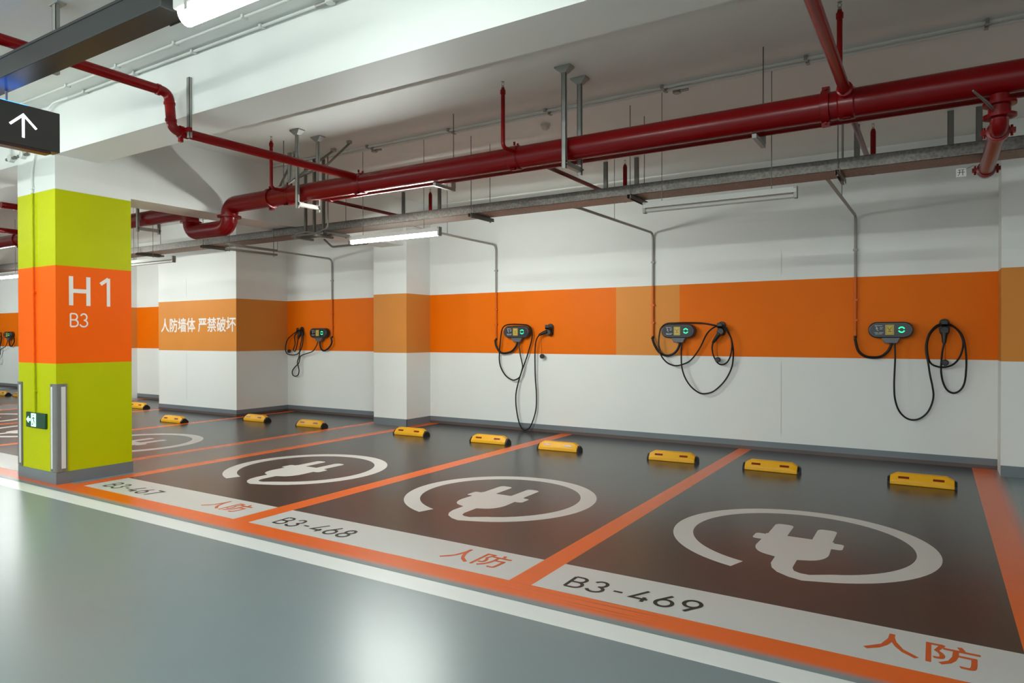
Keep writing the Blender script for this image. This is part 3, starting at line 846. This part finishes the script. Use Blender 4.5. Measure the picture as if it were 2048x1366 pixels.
# flange between the two elbows of the dip
MB().lathe((-7.41, PY, 2.972), (0, 0, 1), [(0, PR), (0.003, PR+0.042), (0.026, PR+0.042), (0.03, PR)], 24).build('flange', 'red', mp)
for x, z in ((-8.20, 2.99),):
    MB().lathe((x, PY, z-0.015), (0, 0, 1), [(0, PR), (0.003, PR+0.03), (0.026, PR+0.03), (0.03, PR)], 24).build('flange', 'red', mp)
def tee(x):
    mb = MB().lathe((x-0.055, PY, PZ), (1, 0, 0), [(0, PR+0.002), (0.008, PR+0.010), (0.10, PR+0.010), (0.11, PR+0.002)], 24)
    for s in (-1, 1):
        mb.tube([(x, PY+s*0.03, PZ+PR+0.012), (x, PY+s*0.03, PZ+PR+0.04)], 0.010, 10)
        mb.tube([(x-0.02, PY-0.06, PZ-PR-0.012), (x+0.03, PY-0.06, PZ-PR-0.012)], 0.012, 10)
    mb.build('clamp_tee', 'red', mp)
for x in (-5.19, -3.25, -0.525, -6.31): tee(x)

# second, thinner line close behind the main
p2 = empty('sprinkler_line', (-2, 5.56, 3.11), 'thinner dark red pipe running close behind and below the fire main', 'pipe')
MB().tube([(4.0, 5.56, 3.112), (-5.95, 5.56, 3.112)], 0.045, 16).build('pipe', 'red', p2)
MB().lathe((-5.95, 5.56, 3.112), (-1, 0, 0), [(-0.06, 0.047), (-0.055, 0.055), (0, 0.055), (0.02, 0.03)], 16).build('end_cap', 'red', p2)

def sprinkler(mb, x, y, z):
    mb.lathe((x, y, z), (0, 0, 1), [(0, 0.014), (0.012, 0.014), (0.014, 0.010), (0.022, 0.010)], 12)
    for s in (-1, 1):
        mb.tube([(x+s*0.009, y, z+0.02), (x+s*0.013, y, z+0.035), (x+s*0.002, y, z+0.052)], 0.0025, 6)
    mb.lathe((x, y, z+0.052), (0, 0, 1), [(0, 0.004), (0.002, 0.016), (0.004, 0.016)], 14)
def branch(x, y0, y1, z, r, label, name='branch_pipe', mat='red_bright', group='branch pipes of the sprinklers'):
    t = empty(name, (x, (y0+y1)/2, z), label, 'pipe', group)
    MB().cyl((x, y0, z), (x, y1, z), r, 16).build('pipe', mat, t)
    return t
# feed from the aisle: high, dropping in front of the beam, then under it to the main
fb = empty('branch_pipe', (-5.36, 3.3, 3.2), 'red branch pipe passing over the trunking and dropping in front of the beam', 'pipe', 'branch pipes of the sprinklers')
fp = [(-5.43, -3.0, 3.54), (-5.43, 3.315, 3.54), (-5.39, 3.315, 3.225), (-5.19, 5.206, 3.185)]
MB().tube(rounded(fp, 0.075, 8), 0.040, 16).build('pipe', 'red_bright', fb)
mb = MB()
mb.lathe((-5.42, 3.20, 3.535), (0, 1, 0), [(0, 0.040), (0.004, 0.046), (0.03, 0.046), (0.034, 0.040)], 16)
mb.lathe((-5.42, 3.315, 3.462), (0, 0, -1), [(0, 0.040), (0.004, 0.046), (0.024, 0.046), (0.028, 0.040)], 16)
mb.lathe((-5.40, 3.315, 3.318), (0, 0, -1), [(0, 0.040), (0.004, 0.046), (0.024, 0.046), (0.028, 0.040)], 16)
mb.lathe((-5.378, 3.42, 3.223), (0.09, 1, -0.02), [(0, 0.040), (0.004, 0.046), (0.03, 0.046), (0.034, 0.040)], 16)
mb.build('elbow_collar', 'red_bright', fb)
# front right feed
fr_ = branch(-0.525, 1.2, PY-PR+0.004, 3.19, 0.036, 'straight red branch pipe coming in from the aisle at the upper right')
fr_.name = 'branch_pipe'
sr = MB().lathe((-0.525, PY-0.17, 3.19), (0, 1, 0), [(0, 0.037), (0.006, 0.052), (0.06, 0.055), (0.085, 0.06)], 16).build('saddle', 'red_bright', fr_)
# back branches with their upright sprinklers
for x, z, lab in ((-6.33, 3.185, 'thin dark red branch pipe going back to the wall near the lit lamp'),
                  (-3.26, 3.185, 'thin dark red branch pipe going back to the wall behind the middle of the main'),
                  (-0.54, 3.185, 'thin dark red branch pipe going back from the junction at the right')):
    t = branch(x, 5.60, 7.9, z, 0.022, lab, mat='red')
    MB().tube([(x, PY+PR-0.012, z), (x, 5.60, z)], 0.026, 14).build('collar', 'red', t)
    MB().tube([(x, 7.9, z-0.02), (x, 7.9, 3.60), (x, 7.9, 3.63)], [0.026, 0.026, 0.018], 14).build('riser', 'red', t)
    mb = MB(); sprinkler(mb, x, 7.9, 3.63); mb.build('sprinkler_head', 'brass', t)
# upright risers on the near side of the main
for x, zt, lab in ((-6.30, 3.64, 'red sprinkler riser beside the left pair of channel posts'),
                   (-3.225, 3.64, 'red sprinkler riser standing up from the main, left of the middle posts'),
                   (-0.545, 3.64, 'red sprinkler riser standing beside the right branch pipe')):
    t = empty('sprinkler_riser', (x, 5.05, 3.15), lab, 'sprinkler', 'sprinkler risers on the fire main')
    y = 5.04
    MB().tube(rounded([(x+0.02, PY-PR+0.002, 3.165), (x, y, 3.165), (x, y, zt)], 0.05, 6), 0.0185, 12).build('pipe', 'red_bright', t)
    MB().lathe((x, y, zt-0.01), (0, 0, 1), [(0, 0.019), (0.003, 0.024), (0.036, 0.024), (0.045, 0.017), (0.058, 0.014)], 14).build('reducer', 'red_bright', t)
    mb = MB(); sprinkler(mb, x, y, zt+0.046); mb.build('sprinkler_head', 'brass', t)

# farther branches seen left of the column
for x, y0, y1, z, lab in ((-10.05, 3.9, 5.2, 3.18, 'red branch pipe seen left of the column, upper one'),
                      (-12.5, 4.0, 5.2, 3.19, 'red branch pipe seen left of the column, lower one')):
    branch(x, y0, y1, z, 0.04, lab)

# valve drop at the right end
vd = empty('valve_drop', (0.347, PY, 2.9), 'dark red valve and elbow hanging from the main at the right', 'valve')
MB().tube(rounded([(0.347, PY, PZ-PR-0.001), (0.347, PY, 2.83), (0.347, 6.66, 2.83)], 0.10, 8), 0.052, 18).build('pipe', 'red', vd)
for z in (2.972, 2.893):
    MB().lathe((0.347, PY, z-0.012), (0, 0, 1), [(0, 0.052), (0.004, 0.092), (0.022, 0.092), (0.026, 0.052)], 20).build('flange', 'red', vd)
MB().lathe((0.347, PY, 2.905), (0, 0, 1), [(0, 0.062), (0.055, 0.062)], 18).build('valve_body', 'red', vd)
MB().tube([(0.31, PY-0.05, 2.935), (0.27, PY-0.14, 2.96), (0.195, PY-0.30, 2.995)], [0.010, 0.010, 0.006], 8).build('lever', 'zinc', vd)
def ring_clamp(c, ax, r):
    mb = MB().lathe(Vector(c)-Vector(ax)*0.028, ax, [(0, r+0.002), (0.004, r+0.014), (0.052, r+0.014), (0.056, r+0.002)], 20)
    s = Vector((1, 0, 0)) if abs(Vector(ax).x) < 0.5 else Vector((0, 1, 0))
    for k in (-1, 1):
        p = Vector(c) + s*k*(r+0.022)
        mb.box(p.x-0.02, p.x+0.02, p.y-0.02, p.y+0.02, p.z-0.015, p.z+0.015)
        mb.cyl(p-Vector((0, 0, 0.035)), p+Vector((0, 0, 0.035)), 0.008, 8)
    return mb
ring_clamp((0.347, PY+0.13, 2.83), (0, 1, 0), 0.052).build('clamp', 'red', vd)
ring_clamp((0.347, 6.60, 2.83), (0, 1, 0), 0.052).build('clamp', 'red', vd)
MB().lathe((0.347, 6.65, 2.83), (0, 1, 0), [(0, 0.05), (0.06, 0.05), (0.075, 0.03)], 18).build('end_cap', 'red', vd)
tg = empty('valve_tag', (0.18, 6.50, 2.80), 'small white hanging tag with one black character beside the valve pipe', 'tag')
MB().box(0.143, 0.212, 6.499, 6.502, 2.772, 2.840).build('plate', 'tag', tg)
MB().tube([(0.205, 6.50, 2.828), (0.26, 6.50, 2.852), (0.31, 6.50, 2.84)], 0.002, 6).build('wire', 'zinc', tg)
cjk('character', '开', 0.055, 'black', tg, (0.153, 6.499, 2.782), (1, 0, 0), (0, 0, 1), 0.0006, 0.0)

# ------------------------------------------------------------------ channel hangers
def channel(mb, x, y, z0, z1, wd=0.042, dp=0.026, face=-1):
    """U channel standing up, open side back"""
    t = 0.004
    mb.box(x-wd/2, x+wd/2, y-dp/2, y-dp/2+t, z0, z1)
    mb.box(x-wd/2, x-wd/2+t, y-dp/2, y+dp/2, z0, z1)
    mb.box(x+wd/2-t, x+wd/2, y-dp/2, y+dp/2, z0, z1)
def foot(mb, x, y, z):
    """cast foot flaring up to the ceiling"""
    a, b, h = 0.075, 0.026, 0.055
    lo = [(x-b, y-b, z-h), (x+b, y-b, z-h), (x+b, y+b, z-h), (x-b, y+b, z-h)]
    hi = [(x-a, y-a*0.6, z-0.012), (x+a, y-a*0.6, z-0.012), (x+a, y+a*0.6, z-0.012), (x-a, y+a*0.6, z-0.012)]
    tp = [(p[0], p[1], z-0.0005) for p in hi]
    V = [[mb.bm.verts.new(p) for p in L] for L in (lo, hi, tp)]
    for A, B in zip(V, V[1:]):
        for i in range(4): mb.bm.faces.new((A[i], A[(i+1) % 4], B[(i+1) % 4], B[i]))
    mb.bm.faces.new(list(reversed(V[0]))); mb.bm.faces.new(V[-1])
def pipe_hanger(x, label, brace=False, crossbar='post'):
    t = empty('pipe_hanger', (x, PY, CB), label, 'pipe hanger', 'channel frames carrying the fire main')
    ys = (PY-0.135, PY+0.165)
    for y in ys:
        mb = MB(); channel(mb, x, y, 2.935, CB-0.05); mb.build('post', 'post', t)
        mb = MB(); foot(mb, x, y, CB); mb.build('ceiling_foot', 'post', t)
    MB().box(x-0.021, x+0.021, ys[0]-0.012, ys[1]+0.012, 2.962, 3.003).build('crossbar', crossbar, t)
    for y in ys:
        MB().cyl((x+0.022, y, 2.982), (x+0.036, y, 2.982), 0.010, 8).build('bolt', 'zinc', t)
    if brace:
        MB().tube([(x+0.03, ys[0]-0.01, 3.27), (x+0.10, ys[1]+0.05, 3.48), (x+0.20, ys[1]+0.30, 3.77)], 0.013, 8).build('brace', 'zinc', t)
        MB().box(x+0.17, x+0.22, ys[1]+0.28, ys[1]+0.32, 3.765, 3.7995).build('brace_foot', 'post', t)
pipe_hanger(-6.02, 'grey channel frame around the fire main near the dip', True, 'reflect')
pipe_hanger(-2.685, 'grey channel frame around the middle of the fire main')
pipe_hanger(-9.2, 'grey channel frame around the fire main seen right of the column')
pipe_hanger(-11.3, 'grey channel frame around the fire main seen left of the column')
# sway brace left of the first frame
sb = empty('sway_brace', (-6.45, 5.6, CB), 'zinc sway brace with pipe collar left of the first channel frame', 'brace')
MB().tube([(-6.53, 5.34, 3.26), (-6.73, 5.75, 3.77)], 0.014, 8).build('brace', 'zinc', sb)
MB().tube([(-6.43, 5.34, 3.26), (-6.24, 5.90, 3.77)], 0.014, 8).build('brace', 'zinc', sb)
MB().cyl((-6.48, 5.36, 3.245), (-6.48, 5.36, CB), 0.006, 8).build('rod', 'zinc', sb)
for b_ in ((-6.76, -6.71, 5.73, 5.78, 3.765, 3.7995), (-6.26, -6.21, 5.88, 5.93, 3.765, 3.7995), (-6.55, -6.41, 5.32, 5.40, 3.236, 3.262)):
    MB().box(*b_).build('bracket', 'post', sb)
mb = MB(); channel(mb, -6.48, 5.45, 3.24, 3.68, 0.05); mb.build('stiffener', 'post', sb)

cr = empty('conduit_run', (-3.4, 8.2, CB), 'conduit pair on short channel hangers near the wall, mostly hidden behind the tray', 'conduit')
for y in (8.17, 8.23):
    MB().cyl((-7.4, y, 3.356), (0.58, y, 3.356), 0.014, 10).build('pipe', 'conduit', cr)
for x in (-7.16, -6.44, -3.68, -3.25, -0.72, 0.135, 0.375):
    mb = MB(); channel(mb, x, 8.26, 3.33, CB-0.001, 0.055); mb.build('hanger', 'zinc', cr)
    MB().box(x-0.02, x+0.02, 8.13, 8.29, 3.305, 3.341).build('arm', 'zinc', cr)

# strut on the beam face holding the aisle branch
ss = empty('pipe_strut', (-5.25, 3.40, 3.4), 'grey strut fixed to the beam face, clamping the red branch pipe', 'strut')
mb = MB(); channel(mb, -5.27, 3.396, 3.16, 3.66, 0.036, 0.026); mb.build('channel', 'post', ss)
mb = MB().lathe((-5.383, 3.372, 3.224), (0, 1, 0), [(0, 0.043), (0.002, 0.052), (0.032, 0.052), (0.034, 0.043)], 18)
mb.box(-5.335, -5.245, 3.374, 3.404, 3.205, 3.243); mb.box(-5.398, -5.368, 3.374, 3.404, 3.140, 3.176)
mb.build('clamp', 'red_bright', ss)

# ------------------------------------------------------------------ cable tray
TY0, TY1, TZ0, TZ1 = 6.400, 6.728, 2.917, 3.010
tr = empty('cable_tray', (-2, 6.56, TZ0), 'long galvanised cable tray hanging under the ceiling across all bays', 'cable tray')
t_ = 0.003
mb = MB().box(-30, 3.0, TY0, TY1, TZ0, TZ0+t_)
mb.box(-30, 3.0, TY0, TY0+t_, TZ0, TZ1).box(-30, 3.0, TY1-t_, TY1, TZ0, TZ1)
mb.box(-30, 3.0, TY0, TY0+0.018, TZ1, TZ1+t_).box(-30, 3.0, TY1-0.018, TY1, TZ1, TZ1+t_)
mb.build('channel', 'galv', tr)
MB().box(-30, 3.0, TY0-0.004, TY1+0.004, TZ1+0.004, TZ1+0.008).build('cover', 'galv', tr)
for x in (-5.73, -3.80, -1.84, 0.25):
    mb = MB().box(x-0.10, x+0.10, TY0-0.004, TY0-0.0005, TZ0+0.02, TZ1-0.02)
    for k in range(5): mb.cyl((x-0.08+k*0.04, TY0-0.004, TZ0+0.045), (x-0.08+k*0.04, TY0-0.008, TZ0+0.045), 0.006, 8)
    mb.build('splice_plate', 'galv', tr)
for x, lab in ((-11.34, 'tray hanger with bar below the tray, first right of the column'), (-9.55, 'tray hanger with bar under the tray below the pipe dip'), (-4.51, 'tray hanger with bar under the tray, right of the lit lamp'),
               (-2.575, 'tray hanger with bar under the tray, left of the unlit lamp'), (-0.70, 'tray hanger with bar under the tray at the right junction'), (-6.9, 'tray hanger with bar under the tray left of the lit lamp')):
    t = empty('tray_hanger', (x, 6.56, TZ0), lab, 'tray hanger', 'rod hangers of the cable tray')
    for y in (6.370, 6.760):
        mb = MB().cyl((x, y, TZ0-0.055), (x, y, CB), 0.0045, 8)
        mb.lathe((x, y, TZ0-0.055), (0, 0, 1), [(0, 0.010), (0.012, 0.010)], 6)
        mb.build('rod', 'zinc', t)
    mb = MB()
    mb.box(x-0.020, x+0.020, 6.335, 6.815, TZ0-0.003-0.003, TZ0-0.0005).box(x-0.020, x-0.017, 6.335, 6.815, TZ0-0.042, TZ0-0.003).box(x+0.017, x+0.020, 6.335, 6.815, TZ0-0.042, TZ0-0.003)
    mb.build('crossbar', 'zinc', t)

# junction of conduits left of the pillar, below the ceiling
jb = empty('conduit_rack', (-6.8, 6.1, 2.8), 'rack of conduits and straps hung beside the pipe dip', 'conduit rack')
for x in (-6.95, -6.79, -6.62):
    mb = MB(); channel(mb, x, 6.10, 2.80, CB-0.001, 0.034); mb.build('post', 'zinc', jb)
for k in range(3):
    MB().box(-7.12, -6.55, 6.00+k*0.085, 6.03+k*0.085, 2.80, 2.823).build('rail', 'zinc', jb)
for x in (-7.0, -6.63):
    MB().box(x-0.02, x+0.02, 5.96, 6.26, 2.772, 2.80).build('strap', 'zinc', jb)
MB().tube(rounded([(-7.10, 6.06, 2.84), (-6.9, 6.06, 2.86), (-6.7, 6.06, 2.83), (-6.5, 6.06, 2.88), (-6.5, 6.06, CB)], 0.05, 5), 0.010, 8).build('conduit', 'conduit', jb)
# small bar pair below the dip elbow
lb_ = empty('lamp_bracket', (-8.0, 5.9, 2.66), 'small dark double bar bracket hanging below the pipe dip', 'bracket')
mb = MB().box(-7.85, -7.81, 5.55, 6.35, 2.64, 2.665).box(-7.85, -7.81, 5.55, 6.35, 2.70, 2.725)
mb.build('bar', 'zinc', lb_)
for y in (5.60, 6.30):
    MB().cyl((-7.83, y, 2.62), (-7.83, y, 3.02 if y < 6 else 3.02), 0.005, 8).build('rod', 'zinc', lb_)

# stub of conduit beside the lit lamp
cs = empty('conduit', (-7.9, 7.75, 2.95), 'short bent conduit stub hung from the cross beam left of the lit lamp', 'conduit')
MB().tube(rounded([(-8.40, 7.75, 3.08), (-8.22, 7.75, 2.948), (-7.45, 7.75, 2.949)], 0.05, 6), 0.017, 8).build('pipe', 'zinc', cs)
MB().cyl((-7.85, 7.75, 2.95), (-7.85, 7.75, 3.0345), 0.006, 8).build('rod', 'zinc', cs)
# brackets that carry the two parallel pipes
for x, lab in ((-4.22, 'small pale bracket under the fire main, above the lit lamp'), (-1.16, 'small pale bracket under the fire main, above the unlit lamp')):
    t = empty('pipe_bracket', (x, 5.45, 3.0), lab, 'bracket', 'small brackets under the fire main')
    MB().box(x-0.016, x+0.016, 5.33, 5.66, 3.000, 3.031).build('arm', 'post', t)
    MB().box(x-0.02, x+0.02, 5.635, 5.66, 3.031, 3.30).build('upright', 'post', t)
    MB().cyl((x, 5.648, 3.30), (x, 5.648, CB), 0.005, 8).build('rod', 'zinc', t)

# ------------------------------------------------------------------ ceiling services over the bays
for y, lab in ((6.02, 'pale conduit along the bay ceiling, nearer of two'), (6.11, 'pale conduit along the bay ceiling, farther of two')):
    t = empty('ceiling_conduit', (-3, y, CB-0.02), lab, 'conduit', 'twin conduits along the bay ceiling')
    MB().cyl((-7.56, y, CB-0.020), (4.0, y, CB-0.020), 0.0125, 10).build('pipe', 'conduit_white', t)
    for k in range(9):
        x = -7.0+k*1.22
        MB().box(x-0.013, x+0.013, y-0.026, y+0.026, CB-0.036, CB-0.0005).build('clip', 'conduit', t)
for x, lab in ((-5.80, 'round junction box on the bay ceiling conduits, left one'), (-2.03, 'round junction box on the bay ceiling conduits, right one')):
    t = empty('junction_box', (x, 6.07, CB), lab, 'junction box', 'junction boxes on the ceiling')
    MB().lathe((x, 6.16, CB-0.0005), (0, 0, -1), [(0, 0.038), (0.045, 0.038), (0.048, 0.034)], 18).build('box', 'conduit', t)
    MB().tube([(x, 6.16, CB-0.03), (x+0.11, 6.16, CB-0.03)], 0.012, 8).build('spout', 'conduit', t)
sd = empty('smoke_detector', (-3.58, 6.45, CB), 'small cream smoke detector on the ceiling behind the fire main', 'smoke detector')
MB().lathe((-3.58, 6.45, CB-0.0005), (0, 0, -1), [(0, 0.055), (0.018, 0.055), (0.022, 0.046)], 20).build('base', 'detector', sd)
MB().lathe((-3.58, 6.45, CB-0.022), (0, 0, -1), [(0, 0.042), (0.022, 0.046), (0.030, 0.030), (0.040, 0.024)], 20).build('head', 'detector', sd)

# ------------------------------------------------------------------ aisle ceiling services
for y, z, xa, lab in ((3.22, CA-0.014, -9.0, 'whitewashed conduit along the aisle ceiling, nearer of two'), (3.375, CA-0.022, -7.2, 'whitewashed conduit in the corner of ceiling and beam')):
    t = empty('ceiling_conduit', (-5, y, z), lab, 'conduit', 'twin conduits along the aisle ceiling')
    MB().cyl((xa, y, z), (3.0, y, z), 0.011, 10).build('pipe', 'conduit_white', t)
    for k in range(8):
        x = -6.9+k*0.86
        MB().box(x-0.012, x+0.012, y-0.024, y+0.024, z-0.013, z+0.013).build('clip', 'conduit_white', t)
t = empty('junction_box', (-3.58, 3.37, CA), 'small junction box on the aisle ceiling above the beam', 'junction box', 'junction boxes on the ceiling')
MB().lathe((-3.58, 3.365, CA-0.0005), (0, 0, -1), [(0, 0.036), (0.042, 0.036), (0.046, 0.032)], 18).build('box', 'conduit_white', t)
MB().tube([(-3.72, 3.365, CA-0.03), (-3.44, 3.365, CA-0.03)], 0.016, 8).build('spout', 'conduit', t)

# dark trunking and the hanging arrow sign
tk = empty('lighting_trunking', (-8, 2.12, 3.226), 'dark grey trunking hanging along the aisle at the upper left', 'trunking')
MB().box(-20, -3.43, 2.05, 2.205, 3.226, 3.362).build('channel', 'trunk', tk, 0.004)
mb = MB().box(-20, -3.43, 2.046, 2.050, 3.350, 3.366).box(-20, -3.43, 2.205, 2.209, 3.350, 3.366)
mb.box(-3.60, -3.43, 2.2045, 2.210, 3.222, 3.360)
mb.build('lip', 'trunk', tk)
MB().box(-3.43, -3.424, 2.052, 2.203, 3.228, 3.360).build('end_plate', 'trunk', tk)
for x in (-5.30, -8.3):
    h = MB(); channel(h, x, 2.40, 3.40, CA-0.001, 0.05, 0.03)
    h.box(x-0.06, x+0.06, 2.38, 2.44, CA-0.012, CA-0.001)
    h.box(x-0.02, x+0.02, 2.10, 2.415, 3.367, 3.40)
    h.build('hanger', 'post', tk)

sx = -5.47
sg = empty('hanging_sign', (sx, 2.06, 2.84), 'dark hanging sign with a lit white arrow pointing up', 'sign')
MB().box(sx-0.10, sx, 1.60, 2.500, 2.855, 3.145).build('sign_box', 'sign', sg, 0.004)
MB().box(sx-0.085, sx-0.004, 1.60, 2.44, 2.835, 2.855).build('bottom_channel', 'sign_trim', sg)
mb = MB(); pa = lambda a, b: (sx, 2.262+a, 2.990+b)
ribbon(mb, [(0, -0.078), (0, 0.075)], 0.016, pa, (1, 0, 0), 0.0015)
ribbon(mb, [(-0.082, 0.000), (0, 0.082), (0.082, 0.000)], 0.015, pa, (1, 0, 0), 0.0020)
p = mb.build('arrow', 'arrow', sg); p['label'] = 'lit white arrow'
for y in (2.075, 2.18):
    MB().cyl((sx-0.05, y, 3.145), (sx-0.05, y, 3.2255), 0.008, 8).build('suspension_rod', 'zinc', sg)
MB().box(sx-0.085, sx-0.015, 1.90, 2.30, 3.145, 3.150).build('added_glow_strip', 'blue_glow', sg)  # added glowing strip, makes the blue glow under the trunking

# junction boxes and fittings at the head of the column, under the hanging sign
for x, lab in ((-8.20, 'small junction box with fittings on the beam above the column, below the sign'), (-8.47, 'small junction box with fittings left of the column head, at the picture edge')):
    t = empty('junction_box', (x, 3.40, 3.42), lab, 'junction box', 'junction boxes at the column head')
    MB().lathe((x, 3.4095, 3.43), (0, -1, 0), [(0, 0.040), (0.045, 0.040), (0.049, 0.034)], 18).build('box', 'conduit_white', t)
    MB().tube([(x-0.10, 3.385, 3.43), (x-0.035, 3.385, 3.43)], [0.017, 0.014], 10).build('gland', 'zinc', t)
    MB().tube([(x+0.035, 3.385, 3.43), (x+0.10, 3.385, 3.43)], [0.014, 0.017], 10).build('gland', 'zinc', t)
    MB().tube(rounded([(x, 3.385, 3.465), (x, 3.385, 3.60), (x+0.06, 3.385, 3.845)], 0.05, 5), 0.0105, 8).build('conduit', 'conduit_white', t)
